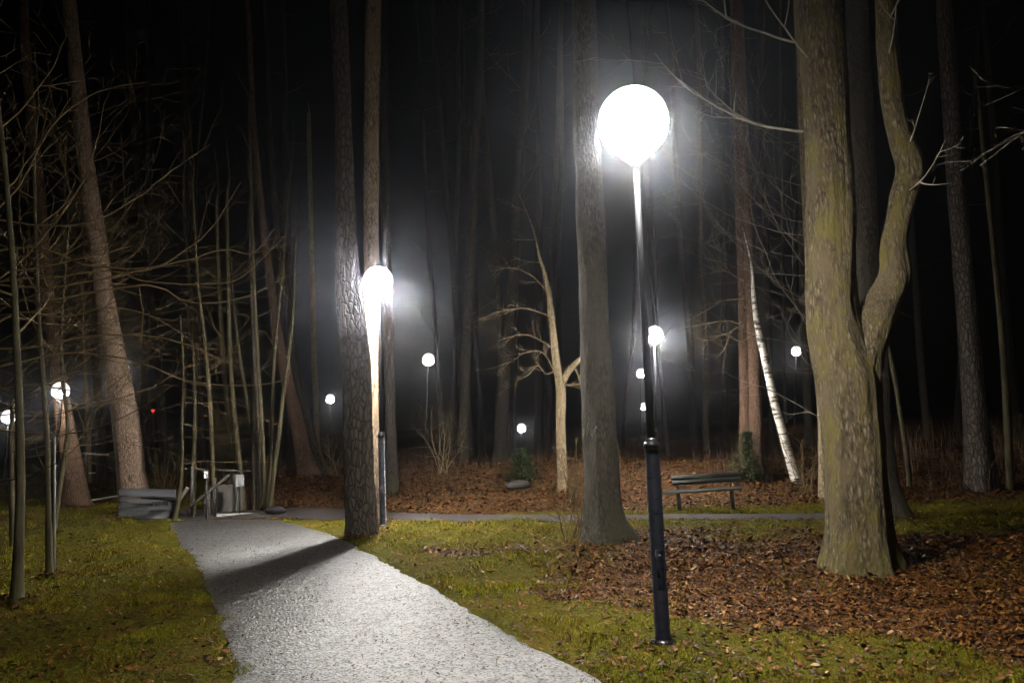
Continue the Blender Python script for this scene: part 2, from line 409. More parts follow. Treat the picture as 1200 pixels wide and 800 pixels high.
c = mix(nt, ramp(nt, [(.45, (0,0,0)), (.7, (1,1,1))], n3).outputs[0], c, (.04,.028,.016))
nt.links.new(c, bs.inputs['Base Color']); bs.inputs['Roughness'].default_value = .8; bs.inputs['Specular IOR Level'].default_value = .15; bump(nt, bs, n2, .6, .012)
M_PATH2 = m
def ribbon(name, A, B, mt, k=24, lift=0.0, crown=.02):
    t = np.linspace(0, 1, k)
    Pn = A[:, None]*(1-t)[None, :, None] + B[:, None]*t[None, :, None]
    x, y = Pn[..., 0], Pn[..., 1]
    z = hs(x, y) + lift + crown*np.sin(math.pi*t)[None] + .006*fbm(x*2, y*2)
    edge = np.minimum(t, 1-t); z = z - .03*(edge < 1e-6)[None]
    V = np.stack([x, y, z], -1).reshape(-1, 3); I = np.arange(len(A)*k).reshape(len(A), k)
    Fq = np.stack([I[:-1,:-1], I[:-1,1:], I[1:,1:], I[1:,:-1]], -1).reshape(-1, 4)
    o = fast_mesh(name, V, Fq, mt, True); o['kind'] = 'structure'; return o
ribbon('path', mL, mR, M_PATH)
ribbon('cross_path', crossF, crossB, M_PATH2, lift=-.012)

TREEBASES = []
m, nt, bs = mat('fallen_leaves')
gi = nd(nt, 'ShaderNodeNewGeometry')
c = ramp(nt, [(0, (.012,.006,.003)), (.4, (.045,.017,.005)), (.75, (.09,.034,.007)), (.96, (.145,.066,.015)), (1, (.30,.2,.095))], gi.outputs['Random Per Island']).outputs[0]
nt.links.new(c, bs.inputs['Base Color']); bs.inputs['Roughness'].default_value = .45; bs.inputs['Specular IOR Level'].default_value = .1
M_LEAF = m
LSH = np.array([(-1, 0), (-.45, .5), (.1, .62), (.62, .3), (1, 0), (.62, -.3), (.1, -.62), (-.45, -.5)])
def leaves(x, y, z, size, tilt=.5, aspect=.8):
    k = len(x); a = RNG.random(k)*6.28; s = size*(.45+1.25*RNG.random(k)**1.6)
    lx = LSH[:, 0][None]*s[:, None]; ly = LSH[:, 1][None]*s[:, None]*aspect*(.6+.6*RNG.random(k))[:, None]
    curl = (RNG.random(k)*.9)[:, None]
    lz = curl*(ly**2/ s[:, None])*1.3 + (RNG.random(k)*.8-.2)[:, None]*(lx**2/s[:, None])
    tx = (RNG.normal(size=k)*tilt)[:, None]; ty = (RNG.normal(size=k)*tilt)[:, None]
    lz = lz + lx*np.clip(tx, -1, 1)*.6 + ly*np.clip(ty, -1, 1)*.6
    lz = lz - lz.min(1, keepdims=True)
    ca, sa = np.cos(a)[:, None], np.sin(a)[:, None]
    Vx = x[:, None] + lx*ca - ly*sa; Vy = y[:, None] + lx*sa + ly*ca; Vz = z[:, None] + lz + .002
    V = np.stack([Vx, Vy, Vz], -1).reshape(-1, 3)
    b = (np.arange(k)*8)[:, None, None]; q = np.array([(0,1,2,7), (7,2,3,6), (6,3,4,5)])
    q = np.array([(0,1,6,7), (1,2,5,6), (2,3,4,5)]); return V, (b + q[None]).reshape(-1, 4)
# ------------------------------------------------------------------ trees
def spline(pts, step):
    """pts: list of (Vector, radius) -> resampled arrays"""
    p = np.array([list(a) + [r] for a, r in pts]); n = len(p)
    out = []
    for i in range(n-1):
        p0, p1, p2, p3 = p[max(i-1, 0)], p[i], p[i+1], p[min(i+2, n-1)]
        k = max(2, int(np.linalg.norm(p2[:3]-p1[:3])/step))
        for j in range(k):
            t = j/k; out.append(.5*((2*p1) + (p2-p0)*t + (2*p0-5*p1+4*p2-p3)*t*t + (3*p1-p0-3*p2+p3)*t**3))
    out.append(p[-1]); out = np.array(out); return out[:, :3], np.maximum(out[:, 3], .0015)
def branch(mb, s, d, L, r, lvl, R, wig=.15, up=.12, kids=4, tips=None, spread=.9):
    n = max(4, int(L/.16)) if lvl > 0 else max(3, int(L/.12)); n = min(n, 14)
    pts = [np.array(s)]; d = np.array(d, float); d /= np.linalg.norm(d)
    ds = []
    for i in range(n):
        d = d + np.array([R.gauss(0, wig), R.gauss(0, wig), R.gauss(0, wig)])*.45 + np.array([0, 0, up])*.5
        d /= np.linalg.norm(d); pts.append(pts[-1] + d*L/n); ds.append(d.copy())
    r = max(r*1.3, .0038); rad = np.linspace(r, r*.3, n+1)
    mb.tube(pts, rad, seg=(6 if r > .03 else 4 if r > .008 else 3), cap=False)
    if tips is not None and lvl == 0: tips.append(pts[-1])
    if lvl > 0:
        for k in range(kids):
            t = .22 + .75*(k + R.random()*.8)/kids; i = min(n-1, int(t*n)); dd = ds[i]
            side = np.cross(dd, np.array([R.gauss(0,1), R.gauss(0,1), R.gauss(0,1)])); side /= max(np.linalg.norm(side), 1e-6)
            nd_ = dd*(.75) + side*spread*R.uniform(.6, 1.1)
            branch(mb, pts[i+1 if i+1 < len(pts) else i], nd_, L*R.uniform(.35, .62)*(1-.35*t), rad[i]*R.uniform(.45, .7), lvl-1, R, wig, up, max(2, kids-1 if lvl > 1 else kids), tips, spread)
def px_stem(pts, d, top_extra=0, drift=0.0):
    out = []
    for i, (a, b, w) in enumerate(pts):
        dd = d + drift*i; out.append((P(a, b, dd), WD(w, dd)/2))
    if top_extra:
        (p1, r1), (p0, r0) = out[-1], out[-2]; dv = (p1-p0).normalized()
        if pts[-1][1] <= 10: out.append((p1 + dv*top_extra, r1*.7))
        elif pts[-1][2] >= 6: out.append((p1 + dv*4 + Vector((.2,0,0)), r1*.6)); out.append((p1 + dv*9, r1*.1))
        else: out.append((p1 + dv*.8 + Vector((.05,.05,0)), r1*.5)); out.append((p1 + dv*1.8 + Vector((-.04,.1,0)), .002))
    return out
def tree(name, label, cat, pts, mt, group=None, d=None, top=2.5, seg=20, flare=.3, ridge=.0, lump=.06, limbs=(), crown=None, step=.14, seed=1, tw=M_TWIG, root=.15, drift=0.0):
    b = pts[0]
    base = G(b[0], b[1]) if d is None else Vector((P(b[0], b[1], d).x, d, float(hs(P(b[0], b[1], d).x, d))))
    d = base.y; TREEBASES.append((base.x, base.y, WD(pts[0][2], d)/2))
    t = thing(name, label, cat, base, group)
    st = px_stem(pts, d, top, drift)
    p0 = Vector(base) - Vector((0, 0, root)); st = [(p0, st[0][1])] + st
    if abs(st[1][0].z - base.z) > .02 and st[1][0].z > base.z + .1: pass
    C_, Rr = spline(st, step); mb = MB(); mb.tube(C_, Rr, seg, lump=lump, flare=flare, ridge=ridge, seed=seed)
    mb.build('trunk', mt, t, base)
    LM = []
    for lpts in limbs:
        L_, lr = spline(px_stem(lpts, d, 1.6 if lpts[-1][1] <= 5 else 0), step); m2 = MB(); m2.tube(L_, lr, max(8, seg*3//4), lump=lump*1.2, ridge=ridge, seed=seed+3)
        m2.build('limb', mt, t, base); LM.append((L_, lr))
    if crown:
        R = random.Random(seed*77+5); mb = MB(); tips = []
        srcs = [(C_, Rr)] + LM
        for (src, n, t0, t1, L, az, el, lv, kids) in crown:
            cc, rr_ = srcs[src]; dirs = az
            for k in range(n):
                q = t0 + (t1-t0)*(k+R.random())/n; zt = q*len(cc); i = min(len(cc)-1, int(zt)); a = math.radians(R.uniform(*dirs)); e = math.radians(R.uniform(*el))
                dv = (math.cos(a)*math.cos(e), math.sin(a)*math.cos(e), math.sin(e))
                branch(mb, cc[i], dv, L*R.uniform(.6, 1.15), min(rr_[i]*.4, .005 + L*.005)*R.uniform(.7, 1.1), lv, R, kids=kids, tips=tips)
        mb.build('crown', tw, t, base)
        t['_tips'] = 0
        del t['_tips']
        return t, tips
    return t, []
LEFT, RIGHT, ALL = (150, 215), (-35, 30), (0, 360)

def boughs(t, name, mt, d, lists, r=.011, twigs=5, tl=.7, seed=1, dz=.0, lvl=1):
    R = random.Random(seed); base = t.location
    for li, pl in enumerate(lists):
        pts = [(P(a, b, d + dz*k + R.uniform(-.05, .05)), r*(1 - .8*k/len(pl))) for k, (a, b) in enumerate(pl)]
        C_, Rr = spline(pts, .05); mb = MB()
        C_ = C_ + .012*np.stack([vn(C_[:,0]*5, C_[:,2]*5, q+li) for q in (1, 5, 9)], 1)
        mb.tube(C_, Rr, 6, cap=False, lump=.15)
        for k in range(twigs):
            i = int(len(C_)*(.25 + .72*(k+R.random())/twigs)); i = min(i, len(C_)-2); dd = C_[min(i+2, len(C_)-1)] - C_[i-1]; dd /= np.linalg.norm(dd)
            sd = np.array([R.gauss(0, .5), R.gauss(0, .6), R.gauss(.15, .8)]); branch(mb, C_[i], dd + sd*.9, tl*R.uniform(.5, 1.2), max(.0035, Rr[i]*.5), lvl, R, kids=3, wig=.2, up=.12)
        mb.build(name, mt, t, base)
# front pine by the path, and the lit one behind the lamp
tree('pine_tree', 'dark plated pine trunk standing at the path edge, backlit by the middle lamp', 'tree',
     [(424,628,36), (421,560,34), (419,480,34), (415,400,33), (408,335,29), (405,260,23), (401,110,20), (396,0,20)], M_PINE, seg=40, step=.06, flare=.16, lump=.05, ridge=.10, seed=3, top=3)
D2 = G(424, 628).y
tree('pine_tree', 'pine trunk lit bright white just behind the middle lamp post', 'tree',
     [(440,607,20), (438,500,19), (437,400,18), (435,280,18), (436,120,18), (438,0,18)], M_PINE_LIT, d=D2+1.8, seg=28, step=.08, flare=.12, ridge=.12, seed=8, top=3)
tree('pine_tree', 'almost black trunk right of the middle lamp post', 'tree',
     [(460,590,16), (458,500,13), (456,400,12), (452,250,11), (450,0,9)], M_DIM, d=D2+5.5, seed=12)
# big forked tree right
tree('maple_tree', 'thick mossy trunk forking at head height, largest tree at the right', 'tree',
     [(1011,668,72), (1008,620,64), (1003,560,64), (999,500,65), (994,445,68), (983,400,62), (976,350,54), (974,240,53), (968,120,54), (958,0,55)], M_MAPLE, seg=120, step=.03, flare=.26, lump=.10, ridge=.06, seed=5, top=3,
     limbs=[[(1002,470,40), (1007,430,52), (1018,395,47), (1033,360,41), (1048,325,35), (1047,285,28), (1057,235,29), (1067,198,32), (1054,160,25), (1044,115,24), (1039,60,23), (1037,0,22)]],
     crown=[(0, 7, .50, .97, 2.3, (150, 235), (-12, 28), 2, 5), (1, 6, .35, .95, 1.2, ALL, (0, 40), 2, 3), (0, 3, .7, .97, 1.2, RIGHT, (0, 40), 2, 3)], tw=M_TWIG_GREY)
tree('oak_tree', 'dark trunk half hidden behind the big forked tree', 'tree',
     [(1041,606,44), (1033,560,36), (1028,500,33), (1022,400,32), (1016,300,30), (1010,150,28), (1004,0,26)], M_LIME, seg=28, flare=.3, ridge=.05, seed=9)
tree('lime_tree', 'dark tall trunk with flared roots left of the near lamp post', 'tree',
     [(712,634,56), (708,606,42), (706,560,39), (702,480,38), (698,400,36), (694,300,34), (690,200,32), (686,80,30), (684,0,29)], M_LIME, seg=44, step=.06, flare=.3, lump=.08, ridge=.06, seed=14, top=3)
PT, _ = tree('pale_tree', 'small pale tree with crooked bare branches lit beside the cross path', 'tree',
     [(659,574,12), (658,530,11), (657,490,11), (657,455,11), (652,425,9), (647,380,8), (643,345,7), (638,320,5), (632,300,3)], M_SMOOTH, seg=16, flare=.15, seed=6, top=.6,
     limbs=[[(657,455,9), (664,438,8), (672,428,7), (681,420,5)]],
     crown=[(0, 4, .74, .97, .9, ALL, (0, 40), 1, 4), (1, 4, .4, .95, .6, ALL, (-20, 30), 1, 4)], tw=M_SMOOTH)
boughs(PT, 'bough', M_SMOOTH, PT.location.y, [[(655,452),(645,425),(634,412),(615,413),(598,424),(572,432)], [(652,434),(640,438),(630,428),(618,440),(606,446)], [(650,410),(632,398),(612,392),(585,399)], [(646,372),(620,362),(590,364),(562,374)], [(643,345),(625,325),(600,314),(575,318)], [(655,446),(668,452),(680,450),(690,456)], [(672,428),(678,440),(686,436),(694,446)]], r=.021, twigs=9, tl=.5, seed=4, lvl=2)
# pines behind the bench
RP, _ = tree('pine_tree', 'ruddy trunk behind the bench, left one of a touching pair', 'tree', [(872,558,15), (874,500,14), (873,420,14), (871,340,13), (866,200,11), (860,0,10)], M_PINE_RED, d=21.2, seed=21)
tree('pine_tree', 'ruddy trunk behind the bench, right one of a touching pair', 'tree', [(888,560,17), (886,500,15), (884,420,14), (880,340,13), (873,200,12), (865,0,11)], M_PINE_RED, d=20.8, seed=22)
boughs(RP, 'bough', M_SMOOTH, RP.location.y - .3, [[(872,384),(855,376),(835,378),(815,381),(795,384)], [(872,380),(858,388),(852,402),(846,412),(838,420)], [(872,350),(850,352),(830,362),(806,376)], [(880,392),(868,400),(850,392),(832,398),(815,396)], [(872,330),(850,318),(826,322)]], r=.02, twigs=7, tl=.6, seed=9, dz=-.15)
tree('birch_tree', 'slim white birch leaning left between bench and big forked tree', 'tree',
     [(935,571,12), (928,545,11), (918,510,10), (906,465,9.5), (896,420,8.5), (887,378,7), (883,345,5)], M_BIRCH, d=19.6, seg=14, seed=23, top=1.5, crown=[(0, 5, .3, .8, .7, ALL, (0, 50), 1, 3)], flare=.15, tw=M_TWIG_GREY)
tree('ash_tree', 'pale trunk showing along the left edge of the big forked tree', 'tree', [(968,572,16), (966,500,14), (960,430,13), (953,370,12), (948,300,10), (940,150,8), (936,0,7)], M_SMOOTH, d=17.5, seed=24)
tree('pine_tree', 'dark pine at the right with its left edge lit', 'tree', [(1151,573,34), (1146,520,29), (1141,460,26), (1136,400,24), (1128,310,22), (1118,180,20), (1106,0,18)], M_PINE, seg=28, step=.09, ridge=.1, seed=25)
tree('young_tree', 'thin straight yellowish trunk at the far right', 'young tree', [(1184,575,10), (1180,480,8), (1174,390,7), (1165,300,6), (1150,150,5)], M_SAP, seed=26, crown=[(0, 4, .5, .95, 1.0, ALL, (10, 50), 1, 3)])
tree('young_tree', 'thin sapling leaning left just right of the big forked trunk', 'young tree', [(1064,545,6), (1056,490,5), (1046,430,5), (1038,395,4), (1020,320,3)], M_SAP, seed=27, d=18.6, crown=[(0, 4, .4, .95, .8, ALL, (10, 50), 1, 3)], seg=10)
# left
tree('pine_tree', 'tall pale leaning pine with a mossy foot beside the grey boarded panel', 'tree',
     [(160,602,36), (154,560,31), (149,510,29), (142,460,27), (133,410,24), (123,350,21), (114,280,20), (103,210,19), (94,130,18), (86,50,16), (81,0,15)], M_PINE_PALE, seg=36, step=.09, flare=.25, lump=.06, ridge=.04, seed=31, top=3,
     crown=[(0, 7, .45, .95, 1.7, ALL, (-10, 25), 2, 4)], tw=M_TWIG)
tree('pine_tree', 'brown leaning trunk behind the staked young tree', 'tree', [(92,597,27), (85,550,24), (77,500,20), (68,440,17), (58,360,15), (45,220,13), (30,60,11)], M_PINE_RED, d=21.5, seed=32, seg=20)
tree('pale_tree', 'lit pale forked tree beyond the post with the crossbar', 'tree', [(104,590,6), (104,550,6), (103,505,6), (101,470,5), (99,430,4), (97,380,3)], M_SMOOTH, d=29, seed=33, seg=10,
     limbs=[[(104,512,4), (110,485,3.5), (120,468,2.5)]], crown=[(0, 6, .5, .9, 1.6, ALL, (0, 35), 2, 3), (1, 3, .3, .9, 1, ALL, (0, 35), 1, 3)], tw=M_SMOOTH)
tree('young_tree', 'mossy slender trunk standing on the lawn, leftmost', 'young tree', [(20,706,16), (22,640,11), (24,560,10), (23,490,9), (20,420,8), (16,330,7), (8,220,6), (-4,100,5)], M_SAP, seed=34, seg=16, flare=.5,
     crown=[(0, 10, .35, .98, 1.6, ALL, (5, 55), 2, 4)])
tree('young_tree', 'pale slim trunk tied to a short stake on the lawn', 'young tree', [(58,676,9), (57,620,6.5), (56,560,6), (55,510,6), (51,450,5.5), (46,380,5), (42,280,4), (40,180,3)], M_SAP, seed=35, seg=14, flare=.35,
     crown=[(0, 9, .4, .98, 1.3, ALL, (5, 55), 2, 4)])
b = G(64, 674); t = thing('tree_stake', 'short thin stake with a dark tie beside the slim lawn tree', 'stake', b)
mb = MB(); mb.tube([b - Vector((0,0,.1)), P(64,600,b.y), P(64,512,b.y)], [.016,.016,.015], 8, lump=.03); mb.build('pole', M_PALEWOOD, t, b)
mb = MB()
c0 = P(60,512,b.y)
for q in range(3): mb.tube([c0 + Vector((.045*math.cos(a), .04*math.sin(a), .03*q + .02*math.sin(a*2))) for a in np.linspace(0, 6.0, 12)], [.012]*12, 5)
mb.build('tie', M_STRAP, t, b)
# sapling clump by the railing
clump = [
 ('mossy thin stem behind the low railing, just right of the boarded panel', [(226,606,6), (227,540,5), (229,470,5), (226,380,4), (219,300,3.5), (215,220,3)], 18.2, M_SAP),
 ('slender dark stem standing beside the small white notice', [(250,604,6), (249,540,5), (246,470,5), (240,400,4), (232,330,3.5), (226,230,3)], 18.0, M_SAP),
 ('bent grey stem passing left of the grey sign box', [(282,600,6), (278,550,5.5), (270,500,5), (263,440,5), (258,360,4.5), (254,250,4)], 19.0, M_SAP),
 ('grey straight stem rising through the grey sign box', [(287,600,6), (281,545,6), (276,500,5.5), (271,440,5), (268,360,4.5), (266,240,4)], 18.8, M_SAP),
 ('thicker yellow-green stem in the middle of the clump', [(300,604,9), (300,560,10), (301,510,10), (300,470,9), (299,420,7), (296,350,5), (292,260,4)], 18.6, M_LIME),
 ('thin tall stem crossing the yellow-green one', [(311,602,5), (309,540,4.5), (306,480,4.5), (302,420,4.5), (298,340,4), (295,240,3.5), (292,140,3)], 18.3, M_SAP),
 ('thin stem leaning left with a kink beyond the clump', [(307,603,4), (302,540,4), (294,500,4), (288,460,4), (280,410,3.5), (272,340,3)], 19.4, M_SAP),
 ('outermost stem of the clump leaning out to the right', [(316,604,6), (320,560,5), (327,510,5), (331,470,4.5), (338,420,4), (344,360,3), (346,290,2.5)], 18.1, M_SAP),
 ('thin upright stem beside the rightward leaning one', [(313,604,5), (317,540,4), (319,480,4), (321,430,4), (326,370,3.5), (333,300,3), (338,220,2.5)], 18.5, M_SAP)]
for i, (lab, pts, d, mt) in enumerate(clump):
    tree('sapling', lab, 'sapling', pts, mt, d=d, seg=10, seed=40+i, flare=.1, lump=.05, top=1.0, group='bare saplings clumped by the low railing', crown=[(0, 5, .35, .97, .9, ALL, (10, 60), 1, 3)])
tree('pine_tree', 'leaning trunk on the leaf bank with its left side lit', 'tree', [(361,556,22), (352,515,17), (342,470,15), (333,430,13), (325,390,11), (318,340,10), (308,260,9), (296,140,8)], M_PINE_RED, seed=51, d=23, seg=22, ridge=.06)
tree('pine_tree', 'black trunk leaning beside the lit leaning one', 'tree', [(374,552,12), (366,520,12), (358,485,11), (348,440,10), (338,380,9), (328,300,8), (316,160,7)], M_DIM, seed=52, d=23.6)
tree('spruce_trunk', 'pale far trunk left of the lamp between the leaning trunk and the dark pine', 'tree', [(371,520,8), (370,470,7), (368,420,6.5), (366,330,6), (362,150,5)], M_SMOOTH, seed=53, d=46, seg=10)

# wood: individual trunks
wood = [(541,560,11,28), (553,558,9,33), (585,565,13,27), (598,560,10,31), (522,550,9,40), (630,560,9,38),
        (640,552,7,52), (780,545,7,46), (818,548,7,42), (830,556,8,30), (850,555,7,38), (905,553,8,34), (948,556,9,30),
        (120,560,9,34), (195,560,8,33), (210,555,7,38), (238,560,8,30), (340,552,8,33), (1090,548,8,33), (168,556,7,40), 
        (1118,548,7,40), (1195,560,9,30), (730,548,6,50), (865,548,6,50), (530,550,6,55), (565,552,6,58), (602,548,6,60), (655,548,6,60), (785,556,5,28), (920,548,5,60)]
cone_pl = ['distant trunk in the dark wood']
for i, (px, py, w, d) in enumerate(wood):
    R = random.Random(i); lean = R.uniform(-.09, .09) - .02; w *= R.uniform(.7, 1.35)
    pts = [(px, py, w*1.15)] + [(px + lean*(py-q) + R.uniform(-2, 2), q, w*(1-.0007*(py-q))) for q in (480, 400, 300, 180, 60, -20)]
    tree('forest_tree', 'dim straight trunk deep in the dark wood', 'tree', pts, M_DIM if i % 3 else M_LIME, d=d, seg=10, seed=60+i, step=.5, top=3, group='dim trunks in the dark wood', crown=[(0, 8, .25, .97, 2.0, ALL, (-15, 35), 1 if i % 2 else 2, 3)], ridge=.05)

# bare trees at the left edge whose boughs reach in
def bare(name, label, loc, h, r, n, L, az, el, seed, lv=2, kids=4, tw=M_TWIG, cat='tree', group=None, t0=.25, mt=M_SAP, up=.12, leaves_n=0):
    x, y = loc; z = float(hs(x, y)); base = Vector((x, y, z)); t = thing(name, label, cat, base, group); R = random.Random(seed)
    pts = [(base - Vector((0,0,.1)), r*1.2)]; p = base.copy()
    for k in range(6): p = p + Vector((R.uniform(-.08, .08)*h*.3, R.uniform(-.08, .08)*h*.3, h/6)); pts.append((p.copy(), r*(1-.12*(k+1))))
    C_, Rr = spline(pts, .15); mb = MB(); mb.tube(C_, Rr, 12, lump=.06, flare=.3, seed=seed); mb.build('trunk', mt, t, base)
    mb = MB(); tips = []
    for k in range(n):
        q = t0 + (1-t0)*(k+R.random())/n; i = min(len(C_)-1, int(q*len(C_))); a = math.radians(R.uniform(*az)); e = math.radians(R.uniform(*el))
        branch(mb, C_[i], (math.cos(a)*math.cos(e), math.sin(a)*math.cos(e), math.sin(e)), L*R.uniform(.6, 1.1), Rr[i]*.30*R.uniform(.6, 1), lv, R, up=up, kids=kids, tips=tips)
    mb.build('crown', tw, t, base)
    if leaves_n:
        tp = np.array(tips); idx = RNG.integers(0, len(tp), leaves_n); q = tp[idx]
        Vv, Ff = leaves(q[:, 0], q[:, 1], q[:, 2]-.1, .035, 1.5); o = fast_mesh('withered_leaves', Vv - np.array(base)[None], Ff, M_LEAF); o.parent = t; 
    return t
LB = bare('bare_tree', 'bare tree left of the frame edge with boughs sweeping right over the lawn', (-8.3, 11.0), 5.5, .07, 16, 3.7, (-35, 25), (-12, 22), 101, lv=3, kids=4, up=.10)
boughs(LB, 'bough', M_TWIG, 10.6, [[(-60,345),(10,328),(70,324),(130,318),(170,330),(230,333),(275,328),(308,302),(335,276)], [(-40,330),(60,336),(150,320),(215,306),(262,292),(296,297),(322,268)], [(60,352),(150,336),(190,338),(215,352),(258,354),(300,343),(332,324)],
  [(-30,300),(40,290),(110,312),(180,312),(222,290),(252,262),(282,214)], [(-30,250),(30,262),(100,262),(160,232),(200,202),(246,170)], [(-30,400),(20,366),(70,372),(130,360),(180,372),(228,402)], [(-40,440),(40,420),(100,414),(160,424),(220,446),(280,452),(332,446)],
  [(-40,360),(30,300),(80,240),(110,180),(122,120)], [(-40,280),(20,220),(60,150),(110,110),(170,96)], [(-40,410),(50,405),(120,392),(190,396),(240,412),(262,424)]], r=.017, twigs=8, tl=.8, seed=21, dz=.12)
bare('bare_tree', 'bare tree behind the lawn trees with long arching twigs', (-9.0, 14.0), 5.5, .055, 16, 3.0, (-50, 40), (-10, 30), 102, lv=3, kids=4)
bare('bare_tree', 'bare twiggy tree left of the leaning pale pine', (-9.8, 16.5), 6.5, .06, 20, 2.6, ALL, (-10, 40), 103, lv=3, kids=4)
bare('bare_tree', 'low bare tree with withered leaves hanging right of the leaning pale pine', (-7.6, 17.3), 4.6, .045, 14, 2.2, (-60, 60), (-25, 15), 104, lv=3, kids=3, leaves_n=60, up=-.04)
bare('bare_tree', 'bare tree whose grey twigs fan out under the near lamp glow', (5.5, 13.0), 7.0, .05, 18, 3.2, (140, 215), (-10, 40), 105, lv=3, kids=4, tw=M_TWIG_GREY)
# shrubs
shr = [((1.25, 17.6), 1.5, 'twiggy bare shrub by the foot of the pale crooked tree'), ((.9, 12.9), .8, 'small bare sprig at the flared tree root'), ((2.1, 18.4), 1.2, 'low bare shrub between dark tall trunk and near lamp post'),
       ((6.9, 18.6), 1.6, 'twiggy shrub at the birch foot'), ((7.6, 17.9), 1.3, 'dry twiggy shrub left of the big forked trunk'), ((-2.0, 21.5), 1.9, 'brightly lit shrub right of the middle lamp post'), ((11.2, 18.6), 1.5, 'reddish shrub right of the big forked trunk'), ((13.3, 20.2), 1.7, 'reddish shrub left of the right-hand pine'), ((-10.2, 22.5), 1.8, 'dark shrub beyond the lawn trees'), ((-5.4, 23.0), 1.6, 'thin dark shrub behind the sapling clump')]
for i, ((x, y), h, lab) in enumerate(shr):
    z = float(hs(x, y)); base = Vector((x, y, z)); R = random.Random(200+i); t = thing('shrub', lab, 'shrub', base)
    mb = MB()
    for k in range(13):
        a = R.uniform(0, 6.28); s0 = base + Vector((R.uniform(-.15, .15), R.uniform(-.15, .15), -.03))
        branch(mb, s0, (math.cos(a)*.35, math.sin(a)*.35, 1), h*R.uniform(.6, 1.1), .009, 2, R, kids=3, wig=.22, up=.02)
    mb.build('twigs', M_TWIG if i != 5 else M_SMOOTH, t, base)  # lit shrub gets paler twigs, lamp light put into its colour
# ------------------------------------------------------------------ grass, leaves
def ground_z(x, y): return hs(x, y) + .030*fbm(x*1.1, y*1.1, 1, 3) + .018*fbm(x*4, y*4, 2, 2)
def scatter(n, ymin, ymax, wl=-.78, wr=.78, pw=1.6):
    y = ymin + (ymax-ymin) * RNG.random(n)**pw
    x = y * (wl + (wr-wl)*RNG.random(n)); return x, y
m, nt, bs = mat('grass_blades')
gi = nd(nt, 'ShaderNodeNewGeometry'); c = ramp(nt, [(0, (.055,.09,.003)), (.45, (.13,.16,.006)), (.75, (.20,.175,.012)), (1, (.28,.2,.03))], gi.outputs['Random Per Island']).outputs[0]
n1 = noise(nt, coords(nt), 1.3, 4)
c = mix(nt, ramp(nt, [(.4, (0,0,0)), (.62, (.8,.8,.8))], n1).outputs[0], c, (.12,.075,.012))
nt.links.new(c, bs.inputs['Base Color']); bs.inputs['Roughness'].default_value = .8; bs.inputs['Specular IOR Level'].default_value = .02
M_GRASS = m
def grass(n, y0, y1, hgt, wid, pw):
    x, y = scatter(n, y0, y1, pw=pw)
    keep = ~on_path(x + .13*fbm(x*5, y*5, 2), y + .2*fbm(x*5, y*5, 7)) & (RNG.random(n) > .93*ss(.35, .75, litter(x, y))); x, y = x[keep], y[keep]
    tuft = .35 + 1.1*ss(-.4, .8, fbm(x*2.3, y*2.3, 4)); k = len(x); z = ground_z(x, y) - .005
    a = RNG.random(k)*6.28; h = hgt*(.5+RNG.random(k))*tuft; w = wid*(.6+.8*RNG.random(k)); ln = h*(.3+.9*RNG.random(k)); b = RNG.random(k)*6.28
    p0 = np.stack([x-np.cos(a)*w, y-np.sin(a)*w, z], 1); p1 = np.stack([x+np.cos(a)*w, y+np.sin(a)*w, z], 1)
    p2 = np.stack([x+np.cos(b)*ln, y+np.sin(b)*ln, z+h], 1)
    V = np.stack([p0, p1, p2], 1).reshape(-1, 3); return V
V = np.concatenate([grass(260000, 3.2, 9.5, .035, .0028, 1.25), grass(170000, 8.5, 24, .05, .006, 1.2)])
o = fast_mesh('grass', V, np.arange(len(V)).reshape(-1, 3), M_GRASS); o['kind'] = 'stuff'

def leaf_patch(n, y0, y1, size, thr, pw=1.3, wr=.85):
    x, y = scatter(n, y0, y1, wr=wr, pw=pw); w = litter(x, y); keep = ~on_path(x, y) & (RNG.random(n) < ss(thr, .8, w) + .02)
    x, y = x[keep], y[keep]; return leaves(x, y, ground_z(x, y), size)
parts = [leaf_patch(200000, 3.6, 11, .022, .3, 1.1), leaf_patch(120000, 10, 27, .038, .3, 1.1)]
x, y = scatter(30000, 3.2, 16, -.8, .7); keep = ~on_path(x, y); x, y = x[keep], y[keep]
parts.append(leaves(x, y, ground_z(x, y)+.012, .024))
x, y = scatter(9000, 3.2, 16, -.4, .4); keep = in_poly(x, y, POLY_M); x, y = x[keep], y[keep]
parts.append(leaves(x, y, hs(x, y)+.030, .015, .35, .5))
x, y = scatter(90000, 3.2, 13, -.45, .4, 1.1); keep = in_poly(x, y, POLY_M) & (RNG.random(90000) < .05 + .5*ss(.1, .8, fbm(x*2.5, y*2.5, 8)) + .35*ss(.0,1.2,x+.3)); x, y = x[keep], y[keep]
x2 = x.copy(); parts.append(leaves(x, y, hs(x, y)+.030, .011, .5, .5))
for (mx, my, rr0) in TREEBASES:
    k = int(170 + 300*rr0) if my < 26 else 60; a = RNG.random(k)*6.28; q = rr0*1.05 + .32*RNG.random(k)**1.7; x = mx + q*np.cos(a); y = my + q*np.sin(a)
    kp = ~on_path(x, y); x, y, q = x[kp], y[kp], q[kp]; parts.append(leaves(x, y, ground_z(x, y) + .07*np.exp(-(q-rr0)/.12), .028, .7))
off = 0; VV = []; FF = []
for v_, f_ in parts: VV.append(v_); FF.append(f_+off); off += len(v_)
o = fast_mesh('fallen_leaves', np.concatenate(VV), np.concatenate(FF), M_LEAF); o['kind'] = 'stuff'

